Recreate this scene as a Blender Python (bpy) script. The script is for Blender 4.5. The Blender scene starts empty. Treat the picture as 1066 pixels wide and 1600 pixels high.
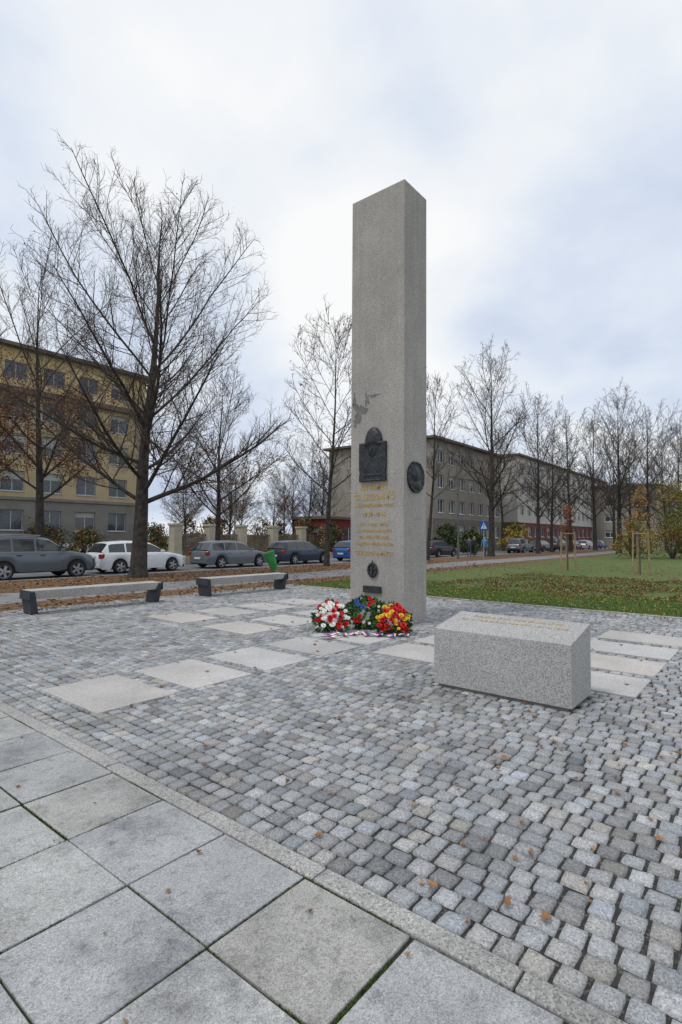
import bpy,bmesh,math,random
import numpy as np
from mathutils import Vector,Matrix,noise
random.seed(7)
rad=math.radians
S=bpy.context.scene
COL=S.collection
# world axes: X = "u" (along the street), Y = "v" (across the street). Camera stands at the origin.
def W(r,f):   # metres right of / ahead of the camera's standing point -> world x,y
    return (.6293*r+.7771*f, -.7771*r+.6293*f)

# ------------------------------------------------------------------ materials
def nd(nt,t,**k):
    n=nt.nodes.new(t)
    for a,b in k.items(): setattr(n,a,b)
    return n
def base(name,rough=.8,metal=0,spec=.4):
    m=bpy.data.materials.new(name); m.use_nodes=True
    nt=m.node_tree; b=nt.nodes['Principled BSDF']
    b.inputs['Roughness'].default_value=rough
    b.inputs['Metallic'].default_value=metal
    b.inputs['Specular IOR Level'].default_value=spec
    return m,nt,b
def ramp(nt,src,stops):
    r=nd(nt,'ShaderNodeValToRGB'); e=r.color_ramp.elements
    while len(e)<len(stops): e.new(.5)
    for i,(p,c) in enumerate(stops):
        e[i].position=p; e[i].color=(c[0],c[1],c[2],1)
    nt.links.new(src,r.inputs[0]); return r
def tex(nt,kind,scale,detail=4,vec=None,rough=.6):
    if kind=='n':
        n=nd(nt,'ShaderNodeTexNoise'); n.inputs['Detail'].default_value=detail; n.inputs['Roughness'].default_value=rough
    else: n=nd(nt,'ShaderNodeTexVoronoi')
    n.inputs['Scale'].default_value=scale
    if vec: nt.links.new(vec,n.inputs['Vector'])
    return n
def mixc(nt,fac,a,b,mode='MIX'):
    n=nd(nt,'ShaderNodeMix',data_type='RGBA',blend_type=mode)
    if isinstance(fac,(int,float)): n.inputs[0].default_value=fac
    else: nt.links.new(fac,n.inputs[0])
    for i,x in ((6,a),(7,b)):
        if isinstance(x,tuple): n.inputs[i].default_value=(x[0],x[1],x[2],1)
        else: nt.links.new(x,n.inputs[i])
    return n.outputs[2]
def bump(nt,b,h,s,d=.01):
    n=nd(nt,'ShaderNodeBump'); n.inputs['Strength'].default_value=s; n.inputs['Distance'].default_value=d
    nt.links.new(h,n.inputs['Height']); nt.links.new(n.outputs[0],b.inputs['Normal'])
def M(name,c,rough=.8,var=.25,scale=6,c2=None,bs=60,bst=.3,bd=.01,metal=0,attr=False,spec=.4):
    m,nt,b=base(name,rough,metal,spec)
    tc=nd(nt,'ShaderNodeTexCoord').outputs['Object']
    n=tex(nt,'n',scale,6,tc)
    lo=tuple(x*(1-var) for x in c); hi=c2 or tuple(min(1,x*(1+var)) for x in c)
    col=ramp(nt,n.outputs[0],[(.32,lo),(.68,hi)]).outputs[0]
    if attr:
        a=nd(nt,'ShaderNodeAttribute',attribute_name='col')
        col=mixc(nt,1.0,col,a.outputs['Color'],'MULTIPLY')
    nt.links.new(col,b.inputs['Base Color'])
    if bst>0:
        n2=tex(nt,'n',bs,5,tc); bump(nt,b,n2.outputs[0],bst,bd)
    return m
def granite(name,c,dark,light,sc=70,attr=False,stain=.2,rough=.75,bst=.25,amt=1.0,streak=0,blot=0,bd=.006):
    m,nt,b=base(name,rough)
    tc=nd(nt,'ShaderNodeTexCoord').outputs['Object']
    v=tex(nt,'v',sc,0,tc)
    sep=nd(nt,'ShaderNodeSeparateColor'); nt.links.new(v.outputs['Color'],sep.inputs[0])
    sp=ramp(nt,sep.outputs[0],[(0,dark),(.16,dark),(.24,c),(.74,c),(.84,light)])
    n=tex(nt,'n',1.1,7,tc)
    st=ramp(nt,n.outputs[0],[(.3,(1-stain,)*3),(.7,(1+stain*.5,)*3)]).outputs[0]
    col=mixc(nt,1.0,mixc(nt,amt,c,sp.outputs[0]),st,'MULTIPLY')
    n3=tex(nt,'n',sc*.4,5,tc)
    s3=ramp(nt,n3.outputs[0],[(.3,(.84,.84,.84)),(.7,(1.1,1.1,1.1))]).outputs[0]
    col=mixc(nt,1.0,col,s3,'MULTIPLY')
    if streak:
        mp=nd(nt,'ShaderNodeMapping'); mp.inputs['Scale'].default_value=(5,5,.3); nt.links.new(tc,mp.inputs[0])
        n4=tex(nt,'n',1.3,6,mp.outputs[0])
        col=mixc(nt,1.0,col,ramp(nt,n4.outputs[0],[(.35,(1-streak,)*3),(.6,(1.02,1.02,1.02))]).outputs[0],'MULTIPLY')
    if blot:
        n5=tex(nt,'n',1.9,9,tc,.74)
        col=mixc(nt,1.0,col,ramp(nt,n5.outputs[0],[(.37,(1-blot,1-blot,1-blot*.95)),(.46,(1-blot*.4,)*3),(.53,(1,1,1))]).outputs[0],'MULTIPLY')
        n6=tex(nt,'n',14,6,tc,.7)
        col=mixc(nt,1.0,col,ramp(nt,n6.outputs[0],[(.34,(.68,.68,.66)),(.46,(1,1,1))]).outputs[0],'MULTIPLY')
    if attr:
        a=nd(nt,'ShaderNodeAttribute',attribute_name='col')
        col=mixc(nt,1.0,col,a.outputs['Color'],'MULTIPLY')
    nt.links.new(col,b.inputs['Base Color'])
    bump(nt,b,n3.outputs[0],bst,bd)
    return m
def litter(name,g1,g2,leafs,th,sc=14):
    """ground with soft green / soil variation and leaf-coloured cells"""
    m,nt,b=base(name,.9)
    tc=nd(nt,'ShaderNodeTexCoord').outputs['Object']
    n=tex(nt,'n',.7,8,tc); n5=tex(nt,'n',30,4,tc)
    g=ramp(nt,n.outputs[0],[(.35,g1),(.65,g2)]).outputs[0]
    g=mixc(nt,1.0,g,ramp(nt,n5.outputs[0],[(.3,(.55,.55,.55)),(.7,(1.35,1.35,1.35))]).outputs[0],'MULTIPLY')
    v=tex(nt,'v',sc,0,tc); sep=nd(nt,'ShaderNodeSeparateColor'); nt.links.new(v.outputs['Color'],sep.inputs[0])
    k=len(leafs); lr=ramp(nt,sep.outputs[1],[(i/k,leafs[i]) for i in range(k)])
    n2=tex(nt,'n',.35,4,tc)
    ad=nd(nt,'ShaderNodeMath',operation='ADD'); nt.links.new(sep.outputs[0],ad.inputs[0]); nt.links.new(n2.outputs[0],ad.inputs[1])
    f=ramp(nt,ad.outputs[0],[(0,(0,0,0)),(min(.97,th/2),(0,0,0)),(min(.99,th/2+.03),(1,1,1))])
    ad2=nd(nt,'ShaderNodeMath',operation='MULTIPLY'); nt.links.new(ad.outputs[0],ad2.inputs[0]); ad2.inputs[1].default_value=.5
    nt.links.new(ad2.outputs[0],f.inputs[0])
    nt.links.new(mixc(nt,f.outputs[0],g,lr.outputs[0]),b.inputs['Base Color'])
    bump(nt,b,n5.outputs[0],.6,.03)
    return m

cobM=granite('cobble_stone',(.375,.378,.375),(.25,.255,.265),(.50,.50,.495),sc=150,attr=True,stain=.25,rough=.58,bst=.8,bd=.01)
slabM=granite('paving_slab_concrete',(.44,.445,.44),(.31,.31,.31),(.56,.565,.555),sc=210,attr=True,stain=.25,rough=.72,bst=.4,blot=.42)
paleM=granite('pale_slab',(.50,.475,.445),(.43,.41,.39),(.57,.55,.525),sc=110,attr=True,stain=.2)
kerbM=granite('kerb_granite',(.37,.365,.355),(.22,.22,.22),(.51,.50,.48),sc=130,attr=True,stain=.3)
pilM=granite('pillar_granite',(.385,.36,.325),(.28,.26,.235),(.455,.43,.39),sc=100,stain=.16,streak=.09,bst=.12)
blkM=granite('block_granite',(.40,.39,.37),(.23,.225,.22),(.53,.52,.49),sc=130,stain=.12)
patchM=M('stone_repair',(.17,.165,.155),var=.25,scale=9)
bedM=litter('joint_gravel',(.032,.029,.026),(.06,.055,.05),[(.14,.13,.11),(.08,.075,.07),(.03,.03,.03)],1.1,90)
mossM=litter('mossy_joint',(.02,.018,.014),(.04,.055,.018),[(.04,.06,.015),(.03,.04,.01),(.03,.03,.02)],1.05,60)
lawnM=litter('lawn_grass',(.06,.115,.022),(.09,.145,.03),[(.26,.17,.05),(.18,.10,.04),(.12,.15,.03)],1.22,11)
vergeM=litter('leafy_verge',(.06,.045,.025),(.07,.075,.03),[(.14,.055,.022),(.22,.09,.03),(.09,.04,.022),(.25,.14,.06)],.8,12)
grndM=litter('ground_soil_grass',(.06,.08,.03),(.09,.10,.04),[(.2,.12,.05),(.12,.1,.05)],1.4,8)
asphM=M('asphalt',(.17,.17,.175),.85,.25,1.5,bs=120,bst=.4)
walkM=M('asphalt_path',(.22,.215,.215),.85,.2,1.2,bs=120,bst=.4)
barkM=M('bark',(.035,.03,.026),.9,.5,5,c2=(.08,.068,.056),bs=25,bst=.9,bd=.03)
twigM=M('twig_bark',(.095,.072,.058),.9,.3,3,bst=0)
bronze=M('dark_bronze',(.035,.038,.042),.5,.4,12,bs=60,bst=.2,metal=.3)
goldM=M('gold_letter',(.50,.34,.12),.5,.2,20,bst=0,metal=.15)
def plain(name,c,rough=.6,metal=0,var=.1,spec=.4): return M(name,c,rough,var,5,bst=0,metal=metal,spec=spec)
glassM=plain('dark_glass',(.03,.035,.04),.08,0,.3,.8)
rubM=plain('rubber',(.018,.018,.018),.85); rimM=plain('rim_metal',(.4,.4,.42),.35,.7)
blackM=plain('black_plastic',(.02,.02,.02),.6)
redL=plain('red_lamp',(.35,.01,.01),.2); whL=plain('clear_lamp',(.6,.6,.6),.15); plateM=plain('number_plate',(.7,.7,.7),.5)
whiteP=plain('white_paint',(.75,.75,.74),.5)

# ------------------------------------------------------------------ mesh builder
class MB:
    def __init__(s): s.v=[];s.f=[];s.m=[]
    def poly(s,pts,mi=0):
        i=len(s.v); s.v+= [tuple(p) for p in pts]; s.f.append(tuple(range(i,i+len(pts)))); s.m.append(mi)
    def box(s,x0,x1,y0,y1,z0,z1,mi=0):
        i=len(s.v)
        s.v+=[(x0,y0,z0),(x1,y0,z0),(x1,y1,z0),(x0,y1,z0),(x0,y0,z1),(x1,y0,z1),(x1,y1,z1),(x0,y1,z1)]
        for q in ((0,3,2,1),(4,5,6,7),(0,1,5,4),(1,2,6,5),(2,3,7,6),(3,0,4,7)):
            s.f.append(tuple(i+a for a in q)); s.m.append(mi)
    def hexa(s,b,t,mi=0):
        i=len(s.v); s.v+=[tuple(p) for p in b]+[tuple(p) for p in t]; n=len(b)
        s.f.append(tuple(i+a for a in reversed(range(n)))); s.m.append(mi)
        s.f.append(tuple(i+n+a for a in range(n))); s.m.append(mi)
        for a in range(n):
            c=(a+1)%n; s.f.append((i+a,i+c,i+n+c,i+n+a)); s.m.append(mi)
    def tube(s,pts,rr,n=6,mi=0,cap=True):
        i0=len(s.v); k=len(pts)
        for j in range(k):
            a=pts[max(0,j-1)]; b=pts[min(k-1,j+1)]
            d=(Vector(b)-Vector(a)).normalized()
            x=d.orthogonal().normalized() if j==0 else (px-d*px.dot(d)).normalized()
            px=x; y=d.cross(x); p=Vector(pts[j]); r=rr[j]
            for q in range(n):
                t=2*math.pi*q/n; w=p+x*(r*math.cos(t))+y*(r*math.sin(t)); s.v.append((w.x,w.y,w.z))
        for j in range(k-1):
            for q in range(n):
                q2=(q+1)%n
                s.f.append((i0+j*n+q,i0+j*n+q2,i0+(j+1)*n+q2,i0+(j+1)*n+q)); s.m.append(mi)
        if cap and n>3:
            s.f.append(tuple(i0+q for q in reversed(range(n)))); s.m.append(mi)
            s.f.append(tuple(i0+(k-1)*n+q for q in range(n))); s.m.append(mi)
    def build(s,name,mats,smooth=False,parent=None,loc=(0,0,0),rz=0,bevel=0,fix=False,segs=2):
        me=bpy.data.meshes.new(name); me.from_pydata(s.v,[],s.f)
        if not isinstance(mats,(list,tuple)): mats=[mats]
        for m in mats: me.materials.append(m)
        me.polygons.foreach_set('material_index',s.m)
        if smooth: me.polygons.foreach_set('use_smooth',[True]*len(s.f))
        if fix:
            bm=bmesh.new(); bm.from_mesh(me); bmesh.ops.remove_doubles(bm,verts=bm.verts,dist=1e-4)
            bmesh.ops.recalc_face_normals(bm,faces=bm.faces); bm.to_mesh(me); bm.free()
        me.update()
        o=bpy.data.objects.new(name,me); COL.objects.link(o); o.location=loc; o.rotation_euler[2]=rz
        if parent: o.parent=parent
        if bevel:
            b=o.modifiers.new('b','BEVEL'); b.width=bevel; b.segments=segs; b.limit_method='ANGLE'
        return o
def tag(o,label,cat,group=None):
    o['label']=label; o['category']=cat
    if group: o['group']=group
    return o
def empty(name,label,cat,group=None,loc=(0,0,0),rz=0):
    e=bpy.data.objects.new(name,None); COL.objects.link(e); e.location=loc; e.rotation_euler[2]=rz; e.empty_display_size=.2
    return tag(e,label,cat,group)
def struct(o): o['kind']='structure'; return o
def stuff(o,label,cat): o['kind']='stuff'; return tag(o,label,cat)
def copy_thing(o,loc,rz,label=None,sc=1):
    n=o.copy(); COL.objects.link(n); n.location=loc; n.rotation_euler[2]=rz; n.scale=(sc,)*3
    if label:n['label']=label
    for c in o.children:
        d=c.copy(); COL.objects.link(d); d.parent=n
    return n
def setcol(o,cols):
    a=o.data.color_attributes.new('col','FLOAT_COLOR','POINT'); a.data.foreach_set('color',np.asarray(cols,dtype=np.float32).ravel())

# ------------------------------------------------------------------ ground
def sheet(name,x0,x1,y0,y1,z,m):
    b=MB(); b.poly([(x0,y0,z),(x1,y0,z),(x1,y1,z),(x0,y1,z)]); return struct(b.build(name,m))
sheet('ground',-1500,1500,-1500,1500,-.14,grndM)
sheet('lawn',-60,140,-90,21.3,-.032,lawnM)
sheet('lawn',-60,180,28.2,120,-.032,lawnM)
sheet('verge',-60,100,17.0,21.25,-.027,vergeM)
sheet('verge',-60,60,13.0,14.4,-.026,vergeM)
sheet('verge',-60,100,28.25,34,-.027,vergeM)
sheet('pavement_path',-60,140,14.4,17.0,-.022,walkM)
sheet('road',-80,220,21.4,28.1,-.13,asphM)
sheet('plaza_bed',2.0,13.3,-14,13.0,-.017,bedM)
sheet('paving_bed',-9,2.0,-14,13.0,-.012,mossM)
b=MB()
for y0 in (21.25,28.1):
    x=-60
    while x<160: b.box(x,x+.99,y0,y0+.15,-.14,-.005); x+=1
o=struct(b.build('road_kerb',kerbM)); setcol(o,np.ones((len(b.v),4)))

slabs=[]
for k in range(5):
    x=2.53+1.06*k; slabs.append((x,x+.84,4.93,6.12))
for x in (6.1,7.25,8.4,9.55):
    for y in (6.95,8.75): slabs.append((x,x+.86,y,y+1.2))
for x in (6.35,7.45,8.6,9.75):
    for y in (3.35,1.2,):
        slabs.append((x,x+.88,y,y+1.2))
b=MB(); cols=[]
for (x0,x1,y0,y1) in slabs:
    b.box(x0,x1,y0,y1,-.04,.006+random.uniform(0,.003))
    g=random.uniform(.92,1.12); w=random.uniform(-.02,.03)
    cols+= [(g+w,g,g-w,1)]*8
o=b.build('stone_slabs_paving',paleM,bevel=.006); struct(o); setcol(o,cols)
b=MB(); cols=[]
R=random.Random(11)
for i in range(-14,1):
    x1=2.0+i*.585-.006; x0=x1-.573
    for j in range(-22,22):
        y0=.607*j+.007; y1=y0+.593
        if y1>13: continue
        jx=R.uniform(-.004,.004);jy=R.uniform(-.004,.004); dz=R.uniform(-.003,.003)
        t=[R.uniform(-.002,.002) for _ in range(4)]; h=[(R.uniform(-.003,.003),R.uniform(-.003,.003)) for _ in range(4)]
        c=[(x0+jx+h[0][0],y0+jy+h[0][1]),(x1+jx+h[1][0],y0+jy+h[1][1]),(x1+jx+h[2][0],y1+jy+h[2][1]),(x0+jx+h[3][0],y1+jy+h[3][1])]
        b.hexa([(*p,-.05) for p in c],[(*p,dz+q) for p,q in zip(c,t)])
        g=R.uniform(.90,1.12)
        w=R.choice([0,0,.0,.025,.015,-.01])
        if i==0 and j==2: g,w=.82,.045
        if j>=5: g*=.84; w+=.012
        cols+=[(g+w,g+w*.3,g-w,1)]*8
o=b.build('concrete_slab_paving',slabM,bevel=.006); struct(o); setcol(o,cols)
b=MB(); cols=[]
y=-14
while y<13:
    L=R.uniform(.8,1.1); b.box(2.004,2.115+R.uniform(-.004,.004),y,y+L-.008,-.06,.006+R.uniform(-.003,.003)); y+=L
    g=R.uniform(.85,1.1); cols+=[(g*1.02,g,g*.96,1)]*8
for x in (13.2,):
    y=-14
    while y<13:
        L=1.0; b.box(x,x+.13,y,y+L-.008,-.06,.012); y+=L; cols+=[(.9,.9,.9,1)]*8
o=struct(b.build('plaza_kerb_stones',kerbM,bevel=.008)); setcol(o,cols)

def cobbles():
    rng=np.random.default_rng(5)
    PX=.124; V=[];F=[];C=[]; off=0
    lv={6:np.array([-1,-.92,-.45,.45,.92,1]),4:np.array([-1,-.88,.88,1])}
    rects=slabs+[(8.62,9.45,5.46,6.73),(5.4,6.08,1.56,3.0)]
    x=2.125+PX/2
    while x<13.18:
        y=-6+rng.uniform(0,.1)
        while y<12.95:
            L=rng.uniform(.108,.140); cy=y+L/2; y+=L
            cx=x+.003*math.sin(cy*.9+x*.35)
            if cx>13.18: continue
            if any(r[0]+.03<cx<r[1]-.03 and r[2]+.03<cy<r[3]-.03 for r in rects): continue
            d=math.hypot(cx,cy)
            n=6 if d<8.5 else 4
            s=lv[n]; s1,t1=np.meshgrid(s,s,indexing='ij')
            hx=(PX-.013+rng.uniform(-.006,.001))/2; hy=(L-.013+rng.uniform(-.003,.002))/2
            rr=rng.uniform(.0,.06)
            k=1-rr*(s1*s1)*(t1*t1)
            jc=rng.uniform(-.004,.004,(2,2,2))
            a=(s1+1)/2; bb=(t1+1)/2
            jx=(jc[0,0,0]*(1-a)*(1-bb)+jc[0,1,0]*(1-a)*bb+jc[1,0,0]*a*(1-bb)+jc[1,1,0]*a*bb)
            jy=(jc[0,0,1]*(1-a)*(1-bb)+jc[0,1,1]*(1-a)*bb+jc[1,0,1]*a*(1-bb)+jc[1,1,1]*a*bb)
            X=s1*hx*k+jx; Y=t1*hy*k+jy
            ed=np.maximum(abs(s1),abs(t1))
            Z=np.where(ed>.95,-.024,np.where(ed>.6,-.002,rng.uniform(-.001,.001)))
            Z=Z+rng.normal(0,.001,Z.shape)
            Z=Z+X*rng.normal(0,.05)+Y*rng.normal(0,.05)+rng.normal(0,.0022)
            an=rng.normal(0,.022); ca,sa=math.cos(an),math.sin(an)
            V.append(np.stack([cx+X*ca-Y*sa,cy+X*sa+Y*ca,Z-.001],-1).reshape(-1,3))
            ii=np.arange(n*n).reshape(n,n)
            F.append(np.stack([ii[:-1,:-1],ii[1:,:-1],ii[1:,1:],ii[:-1,1:]],-1).reshape(-1,4)+off); off+=n*n
            g=rng.choice([.58,.74,.88,1.0,1.12,1.3],p=[.07,.17,.26,.26,.17,.07])*rng.uniform(.93,1.07)
            w=rng.choice([0,.03,.07,-.02,-.045],p=[.44,.19,.09,.18,.10])
            C.append(np.tile([g*(1+w),g*(1+w*.2),g*(1-w),1],(n*n,1)))
        x+=PX
    V=np.concatenate(V);F=np.concatenate(F);C=np.concatenate(C)
    me=bpy.data.meshes.new('cobbles'); me.vertices.add(len(V)); me.vertices.foreach_set('co',V.ravel())
    me.loops.add(F.size); me.loops.foreach_set('vertex_index',F.ravel())
    me.polygons.add(len(F)); me.polygons.foreach_set('loop_start',np.arange(0,F.size,4)); me.polygons.foreach_set('loop_total',np.full(len(F),4))
    me.update(calc_edges=True); me.polygons.foreach_set('use_smooth',[True]*len(F)); me.materials.append(cobM)
    o=bpy.data.objects.new('cobblestone_paving',me); COL.objects.link(o); struct(o); setcol(o,C)
cobbles()

# ------------------------------------------------------------------ pillar
pil=empty('memorial_pillar','tall speckled granite memorial pillar with bronze relief and gold lettering','monument',loc=(8.62,6.095,0))
PH=8.54
b=MB(); b.box(0,.83,-.635,.635,-.05,PH)
b.build('shaft',pilM,parent=pil,bevel=.008)
b=MB()
def blob(cy,cz,ry,rz,ph,n=36,am=.3):
    pts=[]
    for i in range(n):
        t=2*math.pi*i/n; r=.85+am*math.sin(3*t+ph)+am*.7*math.sin(5*t+2*ph)+am*.35*math.sin(11*t)
        pts.append((-.0025, cy-ry*r*math.cos(t), cz+rz*r*math.sin(t)))
    b.poly(pts)
blob(.42,4.15,.17,.20,1.0); blob(.24,4.36,.06,.13,2.2); blob(.07,4.43,.13,.035,.4); blob(.55,4.42,.045,.12,3.1); blob(.52,3.93,.06,.09,.7)
b.build('stone_repair_patch',patchM,parent=pil)
def field(nx,ny,x0,x1,y0,y1,mask,h,place):
    b=MB(); idx={}
    def vid(i,j):
        if (i,j) in idx: return idx[(i,j)]
        x=x0+(x1-x0)*i/nx; y=y0+(y1-y0)*j/ny
        idx[(i,j)]=len(b.v); b.v.append(place(x,y,h(x,y))); return idx[(i,j)]
    cells=set()
    for i in range(nx):
        for j in range(ny):
            x=x0+(x1-x0)*(i+.5)/nx; y=y0+(y1-y0)*(j+.5)/ny
            if mask(x,y): cells.add((i,j))
    for (i,j) in cells:
        b.f.append((vid(i,j),vid(i+1,j),vid(i+1,j+1),vid(i,j+1))); b.m.append(0)
        for di,dj,e in ((-1,0,((i,j+1),(i,j))),(1,0,((i+1,j),(i+1,j+1))),(0,-1,((i,j),(i+1,j))),(0,1,((i+1,j+1),(i,j+1)))):
            if (i+di,j+dj) not in cells:
                q=[]
                for (a,c) in e:
                    x=x0+(x1-x0)*a/nx; y=y0+(y1-y0)*c/ny
                    q.append(place(x,y,-.002))
                b.poly([b.v[vid(*e[1])],b.v[vid(*e[0])],q[0],q[1]])
    return b
def ell(x,y,cx,cy,rx,ry): return 1-((x-cx)/rx)**2-((y-cy)/ry)**2
def dome(x,y,cx,cy,rx,ry,h,p=.5):
    e=ell(x,y,cx,cy,rx,ry); return h*e**p if e>0 else 0
def hs(x,y):
    z=.045
    if y<.76 and (abs(x)>.285 or y<.03): z=.055
    z+=dome(x,y,0,.12,.27,.46,.022,.8)              # chest
    z+=dome(x,y,-.16,.34,.11,.2,.015,.8)+dome(x,y,.17,.32,.11,.2,.012,.8)
    z=max(z,.05+dome(x,y,.02,.64,.12,.17,.05,.6))   # face
    if y>.74: z=max(z,.055+dome(x,y,.02,.74,.185,.31,.075,.6))  # helmet
    if .715<y<.75 and abs(x-.02)<.20: z=max(z,.10)         # brim
    z=max(z,.06+dome(x,y,.03,.62,.025,.06,.06))    # nose
    if abs((x+.1)-(y-.3)*.35)<.016 and .05<y<.6: z+=.010      # strap
    if abs((x-.2)+(y-.3)*.05)<.016 and .04<y<.70: z+=.018  # rifle
    if .10<y<.13 and abs(x)<.22: z+=.008
    z+=.003*math.sin(x*60+y*20)*math.sin(y*50)
    return z
def ms(x,y):
    if y<.76: return abs(x)<.315-.006*math.sin(y*9)
    return ell(x,y,.02,.74,.195,.315)>0
def onface(cx_v,cz): return lambda x,y,h: (-h, cx_v-x, cz+y)
f=field(56,92,-.34,.34,0,1.08,ms,hs,onface(.07,2.73))
f.build('bronze_soldier_relief',bronze,smooth=True,parent=pil,fix=True)
def hm(x,y):
    r=math.hypot(x,y); z=.035
    if r>.265: z=.05
    z=max(z,.035+dome(x,y,-.02,.05,.13,.16,.05,.7)); z=max(z,.035+dome(x,y,.03,-.16,.17,.1,.035,.7))
    z=max(z,.035+dome(x,y,-.13,.03,.04,.05,.045,.7)); z+=.004*math.sin(14*math.atan2(y,x))*(r>.2)
    return z
f=field(44,44,-.31,.31,-.31,.31,lambda x,y: x*x+y*y<.3**2,hm,lambda x,y,h:(.385+x*.97,-.635-h,2.80+y))
f.build('round_bronze_medallion',bronze,smooth=True,parent=pil,fix=True)
b=MB()
ring=[(-.03,.07-.095*math.cos(t),1.0+.12*math.sin(t)) for t in [2*math.pi*i/24 for i in range(25)]]
b.tube(ring,[.024]*25,6)
b.tube([(-.03,.07,.85),(-.035,.07,1.0),(-.03,.07,1.19)],[.012,.03,.008],6)
b.tube([(-.03,.12,1.0),(-.03,.02,1.0)],[.018,.018],6)
for i in range(12):
    t=2*math.pi*i/12; b.tube([(-.045,.07-.095*math.cos(t),1.0+.12*math.sin(t)),(-.03,.07-.125*math.cos(t+.15),1.0+.155*math.sin(t+.15))],[.018,.006],4)
b.build('bronze_emblem',bronze,parent=pil)
b=MB(); b.box(-.045,-.002,-.13,.29,.56,.69); b.build('bronze_name_plate',bronze,parent=pil,bevel=.008)
def text(name,body,size,mat,parent,matrix,ext=.004,width=None,bold=.0025):
    cu=bpy.data.curves.new(name,'FONT'); cu.body=body; cu.size=size; cu.extrude=ext; cu.align_x='CENTER'; cu.offset=bold
    cu.space_character=1.15
    t=bpy.data.objects.new(name+'_tmp',cu); COL.objects.link(t)
    bpy.context.view_layer.update()
    me=bpy.data.meshes.new_from_object(t.evaluated_get(bpy.context.evaluated_depsgraph_get()))
    bpy.data.objects.remove(t)
    me.materials.clear(); me.materials.append(mat)
    if width:
        w=max(v.co.x for v in me.vertices)-min(v.co.x for v in me.vertices)
        if w>0: me.transform(Matrix.Diagonal((width/w,1,1,1)))
    me.transform(matrix)
    o=bpy.data.objects.new(name,me); COL.objects.link(o); o.parent=parent; return o
FM=lambda y,z:Matrix(((0,0,-1,-.004),(-1,0,0,y),(0,1,0,z),(0,0,0,1)))
zy=lambda y:1.65+(838-y)*.0127
for s,yy,sz,wd in (('NA PAMĚŤ',766,.155,.66),('ČS. LEGIONÁŘŮ',781,.165,.96),('A ÚČASTNÍKŮ NAŠEHO ODBOJE',792,.08,.92),('1939-1945',807,.14,.54),
                ('KDO V BOJI UMÍRÁ',821,.075,.70),('ZA SVOBODU SVÉ VLASTI',831,.075,.82),('TEN VĚČNĚ ŽÍT BUDE',841,.075,.70),('V SRDCÍCH SVÉHO NÁRODA',851,.075,.94),('ČEST JEJICH PAMÁTCE',866,.10,.90)):
    text('gold_inscription',s,sz,goldM,pil,FM(.06,zy(yy)),width=wd,bold=.004 if sz>.12 else .0022)

# ------------------------------------------------------------------ granite block
blk=empty('granite_block','low speckled granite block with sloping top lettered in gold','monument',loc=(5.41,1.56,0))
b=MB(); L,D=1.47,.67
b.hexa([(0,0,.03),(D,0,.03),(D,L,.03),(0,L,.03)],[(0,0,.635),(D,0,.755),(D,L,.755),(0,L,.635)])
b.build('stone_body',blkM,parent=blk,bevel=.006)
b=MB(); b.box(.03,D-.04,.04,L-.04,-.03,.029); b.build('recessed_foot',patchM,parent=blk)
sl=math.atan2(.12,D); c_,s_=math.cos(sl),math.sin(sl)
def TM(u,y): return Matrix(((0,c_,-s_,u),(-1,0,0,y),(0,s_,c_,.635+.12*u/D+.003),(0,0,0,1)))
text('gold_inscription','PADLÝM HRDINŮM',.085,goldM,blk,TM(.50,L/2),.001,1.0,0)
text('gold_inscription','ZA SVOBODU VLASTI 1914-1945',.06,goldM,blk,TM(.38,L/2),.001,1.2,0)

# ------------------------------------------------------------------ benches
seatM=granite('bench_granite',(.46,.44,.42),(.30,.29,.28),(.55,.53,.5),sc=80,stain=.25)
legM=M('dark_bench_metal',(.035,.04,.048),.5,.3,5,bst=.1)
def bench(loc):
    e=empty('park_bench','long pale granite bench with dark flared metal ends beside the cobbles','bench','benches along the plaza edge',loc)
    b=MB(); L=3.05
    b.hexa([(.09,-.17,.31),(L-.09,-.17,.31),(L-.09,.17,.31),(.09,.17,.31)],[(.02,-.235,.49),(L-.02,-.235,.49),(L-.02,.235,.49),(.02,.235,.49)])
    b.build('seat',seatM,parent=e,bevel=.012)
    for x0,sg in ((0,1),(L,-1)):
        b=MB(); a=[(x0,-.245,.465),(x0+sg*.1,-.245,.465),(x0+sg*.20,-.19,.0),(x0+sg*.05,-.19,.0)]
        if sg<0: a=[a[1],a[0],a[3],a[2]]
        c=[(p[0],-p[1],p[2]) for p in a]
        b.hexa(a,c); b.build('leg',legM,parent=e,bevel=.01,fix=True)
        b=MB(); 
        b.box(min(x0-sg*.012,x0+sg*.0),max(x0-sg*.012,x0+sg*.0),-.25,.25,.30,.485); b.build('end_plate',legM,parent=e)
bench((4.65,12.15,0)); bench((9.1,12.2,0))

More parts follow.
